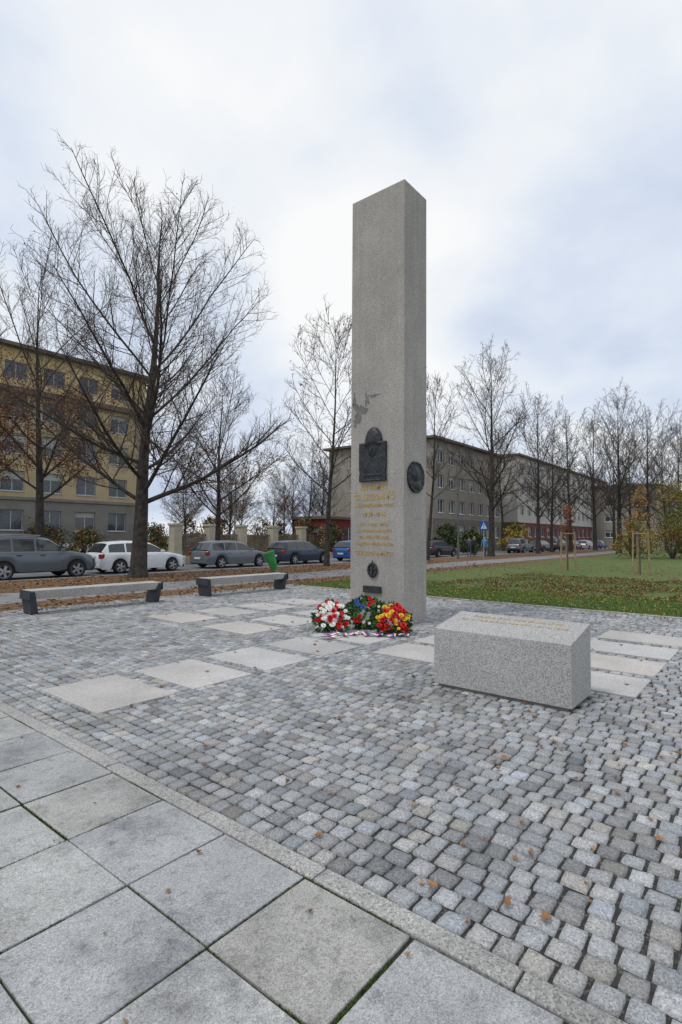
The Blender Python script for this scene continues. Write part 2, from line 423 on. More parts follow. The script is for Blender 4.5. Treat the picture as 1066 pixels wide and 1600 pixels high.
# ------------------------------------------------------------------ trees
def make_tree(label,H,R,cb,r0,seed,loc,leaf=0,leafc=(.22,.09,.035),nl=16,dens=1.0,tw=.008,group='bare trees lining the street',lean=(0,0),name='bare_tree',leafband=(0,1),incl=(60,14),lrad=.40,zc=.54,lsz=(.04,.07),rz=0):
    rn=random.Random(seed); e=empty(name,label,'tree',group,loc,rz)
    A=MB();B=MB();tips=[]
    def rv(): return Vector((rn.gauss(0,1),rn.gauss(0,1),rn.gauss(0,1)))
    up=Vector((0,0,1)); ZC=zc*H; ZT=H-ZC; ZB=ZC-cb*H*.75; so=rn.uniform(0,50)
    def outside(p):
        rh=math.hypot(p.x,p.y); az_=math.atan2(p.y,p.x)
        k=1+.22*noise.noise(Vector((math.cos(az_)*1.6+so,math.sin(az_)*1.6,p.z*.28)))
        rz_=ZT if p.z>ZC else ZB
        return (rh/(R*k))**2+((p.z-ZC)/(rz_*k))**2>1
    def grow(p,d,L,r,lev):
        n=(8,9,5,3,2)[lev]; pts=[p];rs=[r];ds=[d]
        wob=(.05,.085,.13,.17,.2)[lev]; ub=(0,.035,.07,.09,.06)[lev]
        rend=(.03,.009,tw*.9,tw*.7,tw*.6)[lev]
        for i in range(n):
            d=(d+rv()*wob*.6+up*ub).normalized()
            p=p+d*(L/n); pts.append(p); ds.append(d); t=(i+1)/n
            rs.append(max(r*(1-t)**.9+rend*t,rend))
            if i>0 and lev<4 and outside(p): rs[-1]=rend; break
        n=len(pts)-1
        (A if lev<=2 else B).tube(pts,rs,(8,6,4,3,3)[lev],0,False)
        if lev==4: tips.append(p); return
        L=min(L,L*n/(8,9,5,3,2)[lev]+.3)
        k={1:L*3.2,2:L*4.8,3:L*6.0}[lev]*dens; k=max(2,int(k))
        for c in range(k):
            t=.12+.88*(c+rn.random())/k; t=min(t,.999)
            i=int(t*n); fr=t*n-i; q=pts[i].lerp(pts[i+1],fr); dd=ds[i+1]
            ax=dd.cross(rv()).normalized(); an=rn.uniform(.5,1.05)
            cd=(Matrix.Rotation(an,3,ax)@dd+up*.12).normalized()
            cl=L*rn.uniform(.26,.44)*(1.15-.65*t)
            cl=max(cl,{1:.7,2:.42,3:.24}[lev])
            rr=rs[i]*(.42 if lev<3 else .7)
            grow(q,cd,cl,max(rr,(0,0,.011,tw,tw*.8)[lev+1] if lev<4 else tw),lev+1)
    n=12; p=Vector((0,0,-.15)); d=Vector((lean[0],lean[1],1)).normalized(); pts=[p];rs=[r0*1.45]
    for i in range(n):
        d=(d+Vector((rn.gauss(0,.025),rn.gauss(0,.025),.10))).normalized()
        if i==0: step=.45
        else: step=(H*.88-.3)/(n-1)
        p=p+d*step; pts.append(p); t=p.z/H; rs.append(r0*max(.03,(1-t)**1.25) if i else r0*1.05)
    A.tube(pts,rs,10,0,False)
    zs=[q.z for q in pts]
    az=rn.uniform(0,6)
    for i in range(nl):
        t=(i+rn.uniform(.1,.9))/nl; t=t**1.3; h=(cb+t*(.88-cb))*H
        j=max(k for k in range(len(zs)-1) if zs[k]<=h or k==0); fr=min(1,max(0,(h-zs[j])/(zs[j+1]-zs[j])))
        q=pts[j].lerp(pts[j+1],fr); rr=rs[j]*(1-fr)+rs[j+1]*fr
        az+=2.4+rn.uniform(-.5,.5)
        inc=rad(incl[0]+(incl[1]-incl[0])*t+rn.uniform(-8,8))
        L=(R/max(.35,math.sin(inc)))*1.15*rn.uniform(.85,1.1)*(1-.45*t)
        dd=Vector((math.sin(inc)*math.cos(az),math.sin(inc)*math.sin(az),math.cos(inc)))
        grow(q,dd,L,rr*rn.uniform(.8,1.2)*lrad,1)
    for k in range(3): grow(pts[-1],(d+rv()*.3).normalized(),H*.08,rs[-1],2)
    A.build('trunk',barkM,smooth=True,parent=e)
    mats=[twigM]
    if leaf:
        mats.append(plain('dry_leaf_'+str(seed),leafc,.8,0,.5))
        zmin,zmax=leafband[0]*H,leafband[1]*H
        cand=[t for t in tips if zmin<t.z<zmax]
        for k in range(int(leaf)):
            t=rn.choice(cand)
            c=t+rv()*.10; s=rn.uniform(*lsz); a=rv().normalized()*s; bq=a.cross(rv()).normalized()*s*.7
            B.poly([c-a,c-bq,c+a,c+bq],1)
    B.build('crown',mats,parent=e)
    return e
def at(x,y,z=-.03): return (x,y,z)
make_tree('large bare linden with a wide forked crown on the leafy verge',15.6,6.0,.18,.32,3,at(11.7,19.8),nl=26,dens=1.0,leaf=900,incl=(66,22),tw=.0055,lrad=.38,lsz=(.025,.04),rz=rad(175),zc=.50)
x,y=W(-15.2,27.3)
make_tree('tall bare tree keeping brown leaves in its lower crown',16.4,4.0,.2,.24,8,at(x,y),nl=18,dens=.85,leaf=6500,leafband=(.1,.58),leafc=(.19,.075,.028),tw=.007)
x,y=W(-20.5,28.5)
make_tree('bare tree holding rusty brown leaves near the tan building',14.5,5.2,.2,.24,18,at(x,y),nl=16,dens=.78,leaf=8000,leafband=(.1,.8),leafc=(.19,.075,.028),tw=.007)
t3=make_tree('bare tree with a dense twiggy crown across the road',12.2,4.6,.22,.21,21,at(*W(-8.0,35.2)),nl=18,dens=.85,leaf=2600,leafband=(.1,.6),leafc=(.2,.10,.03),tw=.0085)
t4=make_tree('bare upright street tree on the leafy verge',14.2,3.4,.26,.16,6,at(23.2,19.8),nl=20,dens=.85,leaf=300,tw=.008,lrad=.40)
t5=make_tree('slender leaning bare street tree behind the pillar',14.0,3.2,.3,.15,33,at(34.7,20.0),nl=16,dens=.8,tw=.0095,lean=(.10,-.05))
t6=make_tree('tall bare street tree with an oval crown',18.4,4.7,.22,.30,14,at(45.7,19.9),nl=24,dens=.70,leaf=300,tw=.0105)
t7=make_tree('bare street tree further down the street',17.0,4.5,.2,.23,41,at(57.7,19.9),nl=22,dens=.68,tw=.012)
lab='bare street tree further down the street'
for (u,v,src,sc) in ((69.2,19.9,t7,1.02),(80.7,19.9,t6,1.0),(92,19.9,t7,1.1),(104,20,t6,1.05)):
    copy_thing(src,at(u,v),random.uniform(0,6),lab,sc)
for (r,f_,src,sc) in ((30.8,60,t6,.98),(35,61.5,t7,1.0),(39.5,63,t6,.85),(24.5,63,t7,.85),(21,70,t4,1.15),(45,75,t7,1.0),(50,78,t6,1.0)):
    x,y=W(r,f_); copy_thing(src,at(x,y),random.uniform(0,6),'bare tree standing on the lawn beyond the saplings',sc)
for (r,f_,src,sc) in ((-19,66,t7,.62),(-12,58,t3,.8),(-9,72,t7,.6),(-5.5,64,t3,.85),(-3.2,52,t4,.8),(-2.3,66,t7,.7),(-15.5,75,t3,.9),(6,75,t7,.75),(-10,95,t7,.8),(-3,98,t3,1.1),(-26,90,t3,1.0),(-18,98,t7,.75)):
    x,y=W(r,f_); copy_thing(src,at(x,y),random.uniform(0,6),'bare tree standing beyond the cream fence posts',sc)

def bush(label,loc,rx,ry,h,cols,n,seed,size=.09,name='leafy_bush',group=None,z0=0):
    rn=random.Random(seed); e=empty(name,label,'bush',group,loc)
    A=MB()
    for i in range(26):
        a=rn.uniform(0,6.28); t=rn.uniform(.3,.95)
        A.tube([(0+.1*math.cos(a),.1*math.sin(a),-.05),(rx*t*.5*math.cos(a),ry*t*.5*math.sin(a),h*.45),(rx*t*math.cos(a),ry*t*math.sin(a),h*rn.uniform(.7,1.05))],[.03,.02,.008],4)
    A.build('stems',twigM,parent=e)
    B=MB(); cl=[]
    for i in range(34):
        a=rn.uniform(0,6.28); q=rn.random()**.5*.9; zz=rn.uniform(.12,.95)
        w=math.sin(math.pi*min(1,zz*.8+.18))
        cl.append((rx*q*w*math.cos(a),ry*q*w*math.sin(a),z0+h*zz,rn.uniform(.14,.32)*max(rx,.5),rn.randrange(len(cols))))
    for i in range(n):
        c=rn.choice(cl); d=Vector((rn.gauss(0,1),rn.gauss(0,1),rn.gauss(0,.8)))*c[3]*.62
        p=Vector(c[:3])+d
        if p.z<0: continue
        s=size*rn.uniform(.6,1.3); a=Vector((rn.gauss(0,1),rn.gauss(0,1),rn.gauss(0,1))).normalized()*s
        b2=a.cross(Vector((rn.gauss(0,1),rn.gauss(0,1),rn.gauss(0,1)))).normalized()*s*.6
        B.poly([p-a,p-b2,p+a,p+b2],c[4] if rn.random()<.6 else rn.randrange(len(cols)))
    B.build('foliage',cols,parent=e); return e
yel=plain('yellow_leaf',(.38,.27,.05),.8,0,.4); ora=plain('orange_leaf',(.32,.17,.05),.8,0,.4); grn=plain('green_leaf',(.09,.12,.03),.8,0,.5); dgr=plain('dark_green_leaf',(.03,.05,.02),.8,0,.5); brn=plain('brown_leaf',(.13,.06,.035),.8,0,.5); pnk=plain('dull_red_leaf',(.14,.06,.04),.8,0,.5)
ygr=plain('yellow_green_leaf',(.22,.21,.04),.8,0,.4)
bush('tall bush of yellow and green autumn leaves on the lawn',at(*W(27.5,45)),3.2,3,6.6,[yel,ygr,grn,ygr,ora,brn],5500,1,.075)
bush('yellow-green autumn bush beside the lawn',at(*W(24.8,46)),1.8,1.8,3.4,[yel,grn,ora,ygr],2600,2,.085)
bush('green and brown bush on the lawn',at(*W(30.5,48)),3,3,4.2,[grn,brn,ygr],3500,12,.09)
bush('dark green bush in front of the grey building',at(*W(10.5,54)),1.6,1.6,2.9,[dgr,grn],3000,3,.12)
bush('yellowing bush by the grey building',at(*W(20.5,64)),2.0,2,3.2,[grn,yel],3000,4,.12)
bush('dark green bush in front of the grey building',at(*W(13.5,56)),1.5,1.5,2.4,[dgr,grn],2500,5,.12)
for i,(r,f_,h) in enumerate(((-17,50,2.5),(-13,60,3.5),(-7,62,3.2),(-4,60,3.5),(-24,44,2.5),(-21,45,2),(-1,58,3.0),(-16,66,4),(-10,68,4.2),(-20,70,4.5))):
    bush('thinning brown and green bush beyond the road',at(*W(r,f_)),1.8+.2*(h-2),1.8,h,[brn,grn,ora,dgr],1800,20+i,.11,group='bushes beyond the road')

def cards(name,n,gen,mats,label,cat):
    b=MB()
    for i in range(n):
        g=gen()
        if g: b.poly(g[0],g[1])
    return stuff(b.build(name,mats),label,cat)
RN=random.Random(77)
def shrub():
    x=RN.uniform(15.8,25); y=RN.uniform(-14,9.8)
    e_=min(1,(x-15.8)/2.0)*min(1,(9.8-y)/1.5)*min(1,(25-x)/2)
    hh=(.05+.13*(noise.noise(Vector((x*.9,y*.9,0)))+.6))*(.3+.7*e_)
    if noise.noise(Vector((x*.9,y*.9,4)))<-.22+(1-e_)*.45: return None
    z=RN.random()**.6*hh; s=RN.uniform(.018,.04)
    a=Vector((RN.gauss(0,1),RN.gauss(0,1),RN.gauss(0,1))).normalized()*s; b2=a.cross(Vector((RN.gauss(0,1),RN.gauss(0,1),RN.gauss(0,1)))).normalized()*s*.7
    p=Vector((x,y,z-.03)); 
    k=noise.noise(Vector((x*.4,y*.4,9)))
    mi=RN.choice((0,2,1,2,2,3,3) if k<0 else (1,2,2,3,2,0,3))
    return [p-a,p-b2,p+a,p+b2],mi
cards('low_shrub_bed',65000,shrub,[pnk,plain('brown_shrub_leaf',(.17,.085,.045),.8,0,.5),plain('green_shrub_leaf',(.10,.15,.035),.8,0,.5),plain('dry_yellow',(.28,.2,.07),.8,0,.4)],'low reddish-brown and green ground-cover shrubs along the lawn','shrubs')
gr1=plain('grass_blade',(.07,.15,.022),.8,0,.3); gr2=plain('grass_blade_pale',(.12,.18,.035),.8,0,.3)
def blade():
    x=13.35+RN.random()**1.2*5; y=RN.uniform(-5,13)
    if x>17 and y<9.4: x=RN.uniform(13.35,17)
    h=RN.uniform(.03,.075); a=RN.uniform(0,6.28); w=.008; 
    return [(x-w*math.cos(a),y-w*math.sin(a),-.035),(x+w*math.cos(a),y+w*math.sin(a),-.035),(x+RN.gauss(0,.02),y+RN.gauss(0,.02),h-.03)],RN.randrange(2)
cards('grass',42000,blade,[gr1,gr2],'short green lawn grass beside the plaza kerb','grass')
ms1=plain('moss_blade',(.075,.125,.015),.9,0,.4); ms2=plain('moss_blade_dark',(.035,.055,.012),.9,0,.4)
def moss():
    if RN.random()<.45: x=2.0+.585*RN.randint(-7,0)-.001+RN.gauss(0,.005); y=RN.uniform(.0,7)
    else: y=.607*RN.randint(0,12)+RN.gauss(0,.005); x=RN.uniform(-2.5,2)
    k=noise.noise(Vector((x*1.7,y*1.7,2)))+.5*noise.noise(Vector((x*7,y*7,5)))
    if k<-.05: return None
    if k<.12 and RN.random()<.5: return None
    h=RN.uniform(.003,.014); a=RN.uniform(0,6.28); w=.0045
    return [(x-w*math.cos(a),y-w*math.sin(a),-.014),(x+w*math.cos(a),y+w*math.sin(a),-.014),(x+RN.gauss(0,.005),y+RN.gauss(0,.005),h-.010)],RN.choice((0,0,1))
cards('moss',120000,moss,[ms1,ms2],'green moss growing in the joints of the paving slabs','moss')
lm=[plain('fallen_leaf_a',(.28,.15,.07),.8,0,.3),plain('fallen_leaf_b',(.18,.09,.045),.8,0,.3),plain('fallen_leaf_c',(.40,.29,.06),.8,0,.3),plain('fallen_leaf_d',(.34,.21,.12),.8,0,.3)]
LB=MB()
def leaf(x,y,z,s,mi):
    a=RN.uniform(0,6.28); n=11; pts=[]; c=Vector((x,y,z+s*.12))
    tx,ty=RN.gauss(0,.35),RN.gauss(0,.35)
    for i in range(n):
        t=2*math.pi*i/n; r=s*(1 if i%2 else .6)*RN.uniform(.8,1.15)*(1.0 if abs(math.cos(t))>.5 else .75)
        px,py=r*math.cos(t+a),r*math.sin(t+a)
        pts.append((x+px,y+py,z+.004+abs(px*tx+py*ty)+RN.uniform(0,s*.3)))
    for i in range(n): LB.poly([c,pts[i],pts[(i+1)%n]],mi)
    LB.poly([pts[0],(pts[0][0]+s*.9*math.cos(a),pts[0][1]+s*.9*math.sin(a),z+.006),(pts[0][0]+s*.9*math.cos(a),pts[0][1]+s*.9*math.sin(a)+.002,z+.009)],mi)
for i in range(360):
    x=2.2+RN.random()*11; y=RN.uniform(-5,12.8)
    leaf(x,y,.004,RN.uniform(.020,.038),RN.choice((0,0,1,3)))
for i in range(60):
    x=RN.uniform(2.2,5.4); y=RN.uniform(.4,3.4); leaf(x,y,.004,RN.uniform(.014,.032),RN.choice((0,0,3)))
for i in range(30): leaf(RN.uniform(.2,2),RN.uniform(0,5),.004,RN.uniform(.008,.022),RN.choice((0,3,1)))
for i in range(260): leaf(13.05+RN.gauss(0,.25)-.1,RN.uniform(-4,13),.006,.035,RN.choice((2,0,2)))
for i in range(1300):
    x=RN.uniform(13.4,17); y=RN.uniform(-5,13); leaf(x,y,.0,RN.uniform(.03,.05),RN.choice((2,2,2,0)))
for i in range(2600): leaf(RN.uniform(16,36),RN.uniform(-12,14),.04,RN.uniform(.03,.06),RN.choice((2,0,1,0)))
for i in range(3500):
    x=RN.uniform(0,34); y=RN.uniform(17,21.2) if RN.random()<.75 else RN.gauss(13.7,.6)
    leaf(x,y,-.025,RN.uniform(.04,.08),RN.choice((0,1,1,3)))
for i in range(300): leaf(RN.uniform(2,14),12.75+RN.gauss(0,.3),.004,.04,RN.choice((0,1,3)))
for i in range(500): leaf(RN.uniform(0,34),RN.uniform(14.4,17),-.018,.05,RN.choice((0,1,3)))
stuff(LB.build('fallen_leaves',lm),'dry brown and yellow fallen leaves scattered on paving and grass','fallen leaves')

# ------------------------------------------------------------------ cars
def tab(t,x):
    if x<=t[0][0]: return t[0][1]
    for (a,b),(c,d) in zip(t,t[1:]):
        if x<=c: return b+(d-b)*(x-a)/(c-a)
    return t[-1][1]
def car(label,colr,loc,kind='wagon',rz=0,cat='car'):
    e=empty('parked_car',label,cat,'cars parked along the kerb',loc,rz)
    paint=plain('car_paint_'+label[:12],colr,.28,.25 if max(colr)<.6 else 0,.06,.6)
    suv=kind=='suv'; L=4.6; w=.90 if not suv else .93; wr=.325 if not suv else .36
    dz=.14 if suv else 0
    belt=[(0,.62+dz),(.05,.90+dz),(.2,.97+dz),(2.2,.955+dz),(3.25,.95+dz),(3.5,.93+dz),(4.2,.80+dz),(4.48,.68+dz),(4.6,.48+dz)]
    roof=[(.10,1.0+dz),(.40,1.36+dz),(.55,1.42+dz),(1.4,1.475+dz),(2.1,1.465+dz),(2.55,1.41+dz),(3.42,.95+dz)] if not suv else \
         [(.06,1.0+dz),(.28,1.42+dz),(.45,1.50+dz),(1.5,1.55+dz),(2.2,1.54+dz),(2.6,1.47+dz),(3.35,.95+dz)]
    wx=(.92,3.66); zb0=.20+dz*.8
    xs=sorted(set([0,.05,.12,.25,.45,1.5,1.8,2.2,2.6,2.95,3.25,3.5,4.2,4.35,4.48,4.56,4.6]+[c+(wr+.05)*math.cos(math.pi*k/8) for c in wx for k in range(9)]))
    rows=[]
    for x in xs:
        zb=zb0
        for c in wx:
            q=(wr+.05)**2-(x-c)**2
            if q>=-1e-9: zb=max(zb,wr+math.sqrt(max(q,0)))
        if x<.1 or x>4.5: zb=max(zb,.28+dz)
        zt=tab(belt,x); 
        ww=w*(tab([(0,.80),(.05,.86),(.25,.97),(1,1),(3.4,1),(4.2,.94),(4.48,.82),(4.6,.62)],x))
        h=zt-zb
        sec=[(ww*.93,zb),(ww*.99,zb+h*.25),(ww,zb+h*.55),(ww*.975,zb+h*.82),(ww*.91,zt),(ww*.6,zt+.025),(0,zt+.035)]
        if h<.1: sec=[(ww*.98,zb+h*k/4) for k in range(4)]+[(ww*.91,zt),(ww*.6,zt+.025),(0,zt+.035)]
        full=[(-a,c) for a,c in sec]+[(a,c) for a,c in reversed(sec[:-1])]
        rows.append([(x,a,c) for a,c in full])
    b=MB()
    for i in range(len(rows)-1):
        for j in range(len(rows[0])-1):
            b.poly([rows[i][j],rows[i+1][j],rows[i+1][j+1],rows[i][j+1]])
    b.poly(rows[0]); b.poly(rows[-1])
    gx=sorted([roof[0][0],roof[1][0],roof[2][0],1.18,1.26,1.4,2.02,2.10,roof[-2][0],roof[-3][0],2.9,3.15,roof[-1][0]])
    gl=MB(); secs=[]
    for x in gx:
        zt=tab(belt,x)-.005; zr=max(tab(roof,x),zt+.004); fr=(zr-zt)/.52
        wb=w*.885; wt=w*(.885-.20*min(1,fr))
        hh=zr-zt
        secs.append([(x,-wb,zt),(x,-(wb+(wt-wb)*.86),zt+hh*.84),(x,-wt*.90,zr-.012*min(1,fr)),(x,-wt*.5,zr+.02*min(1,fr)),(x,0,zr+.03*min(1,fr)),(x,wt*.5,zr+.02*min(1,fr)),(x,wt*.90,zr-.012*min(1,fr)),(x,(wb+(wt-wb)*.86),zt+hh*.84),(x,wb,zt)])
    for i in range(len(gx)-1):
        xm=(gx[i]+gx[i+1])/2
        pillar=gx[i+1]-gx[i]<.09 or xm<roof[1][0]+.0
        for j in range(8):
            q=[secs[i][j],secs[i+1][j],secs[i+1][j+1],secs[i][j+1]]
            side=j in(0,7)
            if side: g=not pillar
            elif j in (1,6): g=False
            else: g= xm<roof[1][0] or xm>roof[-2][0]
            (gl if g else b).poly(q)
    b.build('body',paint,smooth=True,parent=e,fix=True)
    ob=gl.build('window_glass',glassM,smooth=False,parent=e,fix=True)
    b=MB(); b.box(.15,L-.2,-w*.86,w*.86,.2+dz*.5,.62+dz); b.build('underbody',blackM,parent=e)
    b=MB(); b.box(-.03,.10,-w*.80,w*.80,.27+dz,.44+dz); b.build('rear_bumper',blackM if suv else paint,parent=e,bevel=.03)
    b=MB(); b.box(L-.14,L+.02,-w*.62,w*.62,.27+dz,.42+dz); b.build('front_bumper',blackM,parent=e,bevel=.03)
    if suv:
        for sg in (-1,1):
            b=MB(); b.tube([(.6,sg*w*.62,1.55+dz),(1.4,sg*w*.63,1.62+dz),(2.3,sg*w*.62,1.58+dz)],[.02]*3,6); b.build('roof_rail',rimM,parent=e)
    b=MB(); b.box(-.045,-.02,-.26,.26,.50+dz,.61+dz); b.build('number_plate',plateM,parent=e)
    for sg in (-1,1):
        b=MB(); b.box(-.012,.20,sg*w*.80-.10,sg*w*.80+.10,.70+dz,.90+dz); b.build('taillight',redL,parent=e,bevel=.03)
        b=MB(); b.box(4.22,4.52,sg*w*.70-.13,sg*w*.70+.12,.60+dz,.73+dz); b.build('headlight',whL,parent=e,bevel=.04)
        b=MB(); b.box(2.95,3.12,sg*(w+.06)-.08,sg*(w+.06)+.08,.95+dz,1.07+dz); b.build('side_mirror',paint,parent=e,bevel=.03)
        for hx in (1.35,2.2):
            b=MB(); b.box(hx,hx+.18,sg*(w*.985)-.02,sg*(w*.985)+.02,.80+dz,.83+dz); b.build('door_handle',paint if not suv else blackM,parent=e,bevel=.008)
        for c in wx:
            b=MB(); ts=[(-.11,.90),(-.085,.985),(-.05,1),(.05,1),(.085,.985),(.11,.90)]
            n=24; prof=[(-.11,.62)]+ts+[(.11,.62)]
            for k in range(n):
                a0,a1=2*math.pi*k/n,2*math.pi*(k+1)/n
                for (y0,r0),(y1,r1) in zip(prof,prof[1:]):
                    b.poly([(r0*wr*math.cos(a0),y0,r0*wr*math.sin(a0)),(r0*wr*math.cos(a1),y0,r0*wr*math.sin(a1)),(r1*wr*math.cos(a1),y1,r1*wr*math.sin(a1)),(r1*wr*math.cos(a0),y1,r1*wr*math.sin(a0))])
            wh=b.build('wheel',rubM,smooth=True,parent=e,loc=(c,sg*(w-.11),wr),fix=True)
            b=MB(); n=20
            b.poly([(.62*wr*math.cos(2*math.pi*k/n),sg*.05,.62*wr*math.sin(2*math.pi*k/n)) for k in range(n)],1)
            for k in range(n):
                a0,a1=2*math.pi*k/n,2*math.pi*(k+1)/n
                b.poly([(.72*wr*math.cos(a0),sg*.112,.72*wr*math.sin(a0)),(.72*wr*math.cos(a1),sg*.112,.72*wr*math.sin(a1)),(.6*wr*math.cos(a1),sg*.10,.6*wr*math.sin(a1)),(.6*wr*math.cos(a0),sg*.10,.6*wr*math.sin(a0))])
            for k in range(5):
                a=2*math.pi*k/5; d=.22
                b.poly([(.12*wr*math.cos(a-1),sg*.105,.12*wr*math.sin(a-1)),(.64*wr*math.cos(a-d),sg*.10,.64*wr*math.sin(a-d)),(.64*wr*math.cos(a+d),sg*.10,.64*wr*math.sin(a+d)),(.12*wr*math.cos(a+1),sg*.105,.12*wr*math.sin(a+1))])
            b.build('rim',[rimM,blackM],parent=wh)
    return e
zr=-.13
car('grey-blue estate car with roof rails on the leafy kerbside',(.13,.15,.17),(7.0,23.6,zr),'suv')
car('white estate car parked behind the big tree',(.72,.73,.74),(12.1,24.4,zr))
car('silver-grey estate car parked by the kerb',(.15,.17,.19),(17.9,24.4,zr))
car('dark navy estate car parked by the kerb',(.03,.045,.07),(23.6,24.4,zr))
car('bright blue hatchback parked beside a street tree',(.03,.10,.30),(30.0,24.3,zr))
car('black car parked near the crossing',(.02,.02,.025),(40.5,23.6,zr))
car('white car parked near the crossing',(.65,.66,.68),(47.5,27,zr),rz=0)
car('grey off-road car parked down the street',(.16,.17,.18),(58.5,22.9,zr),'suv')
car('black car parked down the street',(.025,.025,.03),(65,22.9,zr))
car('dark grey car parked down the street',(.05,.05,.06),(71.5,22.9,zr),'suv')
car('dark red car parked down the street',(.12,.02,.02),(78,22.9,zr))
car('silver car parked down the street',(.35,.36,.38),(85,22.9,zr))
car('blue car parked down the street',(.03,.07,.2),(92,22.9,zr))
car('dark car parked before the cream fence',(.05,.05,.06),W(-16.0,57)+(-.03,),rz=0)

# ------------------------------------------------------------------ buildings
def building(label,loc,L,D,H,cols,rows,wallf,wm,roofm,endcols=None,ov=.5,roofh=1.2,winmat=None,cornice=None):
    e=empty('apartment_building',label,'building',None,loc)
    b=MB()
    def face(fn,length,cs):
        xs=sorted({0,length}|{c for p in cs for c in p}); zs=sorted({0,H}|{r for p in rows for r in p})
        bands=sorted({zz for zz,_ in wallf}); zs=sorted(set(zs)|set(z for z in bands if 0<z<H))
        for i in range(len(xs)-1):
            for j in range(len(zs)-1):
                xm=(xs[i]+xs[i+1])/2; zm=(zs[j]+zs[j+1])/2
                win=any(p[0]<xm<p[1] for p in cs) and any(r[0]<zm<r[1] for r in rows)
                x0,x1,z0,z1=xs[i],xs[i+1],zs[j],zs[j+1]
                mi=0
                for k,(zz,m_) in enumerate(wallf):
                    if zm>zz: mi=m_
                if not win: b.poly([fn(x0,z0,0),fn(x1,z0,0),fn(x1,z1,0),fn(x0,z1,0)],mi)
                else:
                    d=.22
                    b.poly([fn(x0,z0,0),fn(x1,z0,0),fn(x1,z0,d),fn(x0,z0,d)],mi); b.poly([fn(x0,z1,0),fn(x1,z1,0),fn(x1,z1,d),fn(x0,z1,d)],mi)
                    b.poly([fn(x0,z0,0),fn(x0,z1,0),fn(x0,z1,d),fn(x0,z0,d)],mi); b.poly([fn(x1,z0,0),fn(x1,z1,0),fn(x1,z1,d),fn(x1,z0,d)],mi)
        for p in cs:
            for r in rows:
                w=MB(); x0,x1=p; z0,z1=r; d=.16; t=.07
                w.poly([fn(x0,z0,d+.03),fn(x1,z0,d+.03),fn(x1,z1,d+.03),fn(x0,z1,d+.03)],1)
                n=max(1,round((x1-x0)/.85)) 
                def bar(a0,a1,c0,c1):
                    w.poly([fn(a0,c0,d),fn(a1,c0,d),fn(a1,c1,d),fn(a0,c1,d)],0)
                    w.poly([fn(a0,c0,d),fn(a0,c1,d),fn(a0,c1,d+.03),fn(a0,c0,d+.03)],0); w.poly([fn(a1,c0,d),fn(a1,c1,d),fn(a1,c1,d+.03),fn(a1,c0,d+.03)],0)
                bar(x0,x1,z0,z0+t); bar(x0,x1,z1-t,z1)
                for k in range(n+1):
                    xx=x0+(x1-x0)*k/n; bar(max(x0,xx-t/2*(1 if 0<k<n else 2)),min(x1,xx+t/2*(1 if 0<k<n else 2)),z0+t,z1-t)
                if random.random()<.4:
                    zz=z1-(z1-z0)*random.uniform(.2,.6); w.poly([fn(x0+.02,zz,d+.022),fn(x1-.02,zz,d+.022),fn(x1-.02,z1,d+.022),fn(x0+.02,z1,d+.022)],2)
                w.poly([fn(x0-.08,z0-.05,-.07),fn(x1+.08,z0-.05,-.07),fn(x1+.08,z0-.002,-.05),fn(x0-.08,z0-.002,-.05)],0)
                w.poly([fn(x0-.08,z0-.002,-.05),fn(x1+.08,z0-.002,-.05),fn(x1+.08,z0+.004,d),fn(x0-.08,z0+.004,d)],0)
                w.build('window',[winmat or whiteP,glassB,blindM],parent=e)
    face(lambda s,z,d:(s,d,z),L,cols)
    ec=endcols or []
    if endcols is not None: face(lambda s,z,d:(d,s,z),D,ec)
    else: b.poly([(0,0,0),(0,D,0),(0,D,H),(0,0,H)],wallf[-1][1])
    b.poly([(L,0,0),(L,D,0),(L,D,H),(L,0,H)],wallf[-1][1]); b.poly([(0,D,0),(L,D,0),(L,D,H),(0,D,H)],0)
    b.poly([(0,0,H),(L,0,H),(L,D,H),(0,D,H)],0)
    b.build('wall',wm,parent=e)
    r=MB()
    r.box(-ov,L+ov,-ov,D+ov,H+.003,H+.28,0)
    if roofh>0:
        r.hexa([(-ov+.1,-ov+.1,H+.283),(L+ov-.1,-ov+.1,H+.283),(L+ov-.1,D+ov-.1,H+.283),(-ov+.1,D+ov-.1,H+.283)],
               [(D*.35,D*.42,H+roofh),(L-D*.35,D*.42,H+roofh),(L-D*.35,D*.58,H+roofh),(D*.35,D*.58,H+roofh)],1)
    r.build('roof',roofm,parent=e)
    if cornice:
        for (z0,z1,pr,cm) in cornice:
            q=MB(); q.box(-pr,L+pr,-pr,-.003,z0,z1); q.build('cornice',cm,parent=e)
    return e
glassB=plain('window_pane',(.05,.06,.07),.1,0,.5,.8); blindM=plain('window_blind',(.4,.4,.38),.8)
tan=M('tan_plaster',(.47,.365,.225),.9,.1,.6,bs=30,bst=.2); tan2=M('yellow_plaster',(.62,.47,.25),.9,.08,.6,bst=.1); gryp=M('grey_plaster',(.22,.205,.19),.9,.15,.8,bst=.2)
dkroof=M('dark_roof',(.09,.075,.07),.8,.2,2,bst=.2); corn=M('dark_cornice',(.14,.115,.095),.85,.2,2)
cols=[(1.2+3.02*i,3.0+3.02*i) for i in range(13)]
rows=[(2.0,3.7),(5.2,6.9),(8.3,10.0),(11.3,12.9),(14.5,15.9)]
gframe=plain('grey_window_frame',(.45,.45,.46),.6)
building('five-storey tan plaster building with grey ground floor and dark cornice',(-11.9,48.6,-.03),41,14,17.0,cols,rows,[(0,2),(4.6,0),(13.6,1)],[tan,tan2,gryp],[corn,dkroof],ov=.7,roofh=.5,winmat=gframe,cornice=[(13.3,13.75,.45,corn),(4.5,4.75,.12,gryp),(0,.9,.08,whiteP)])
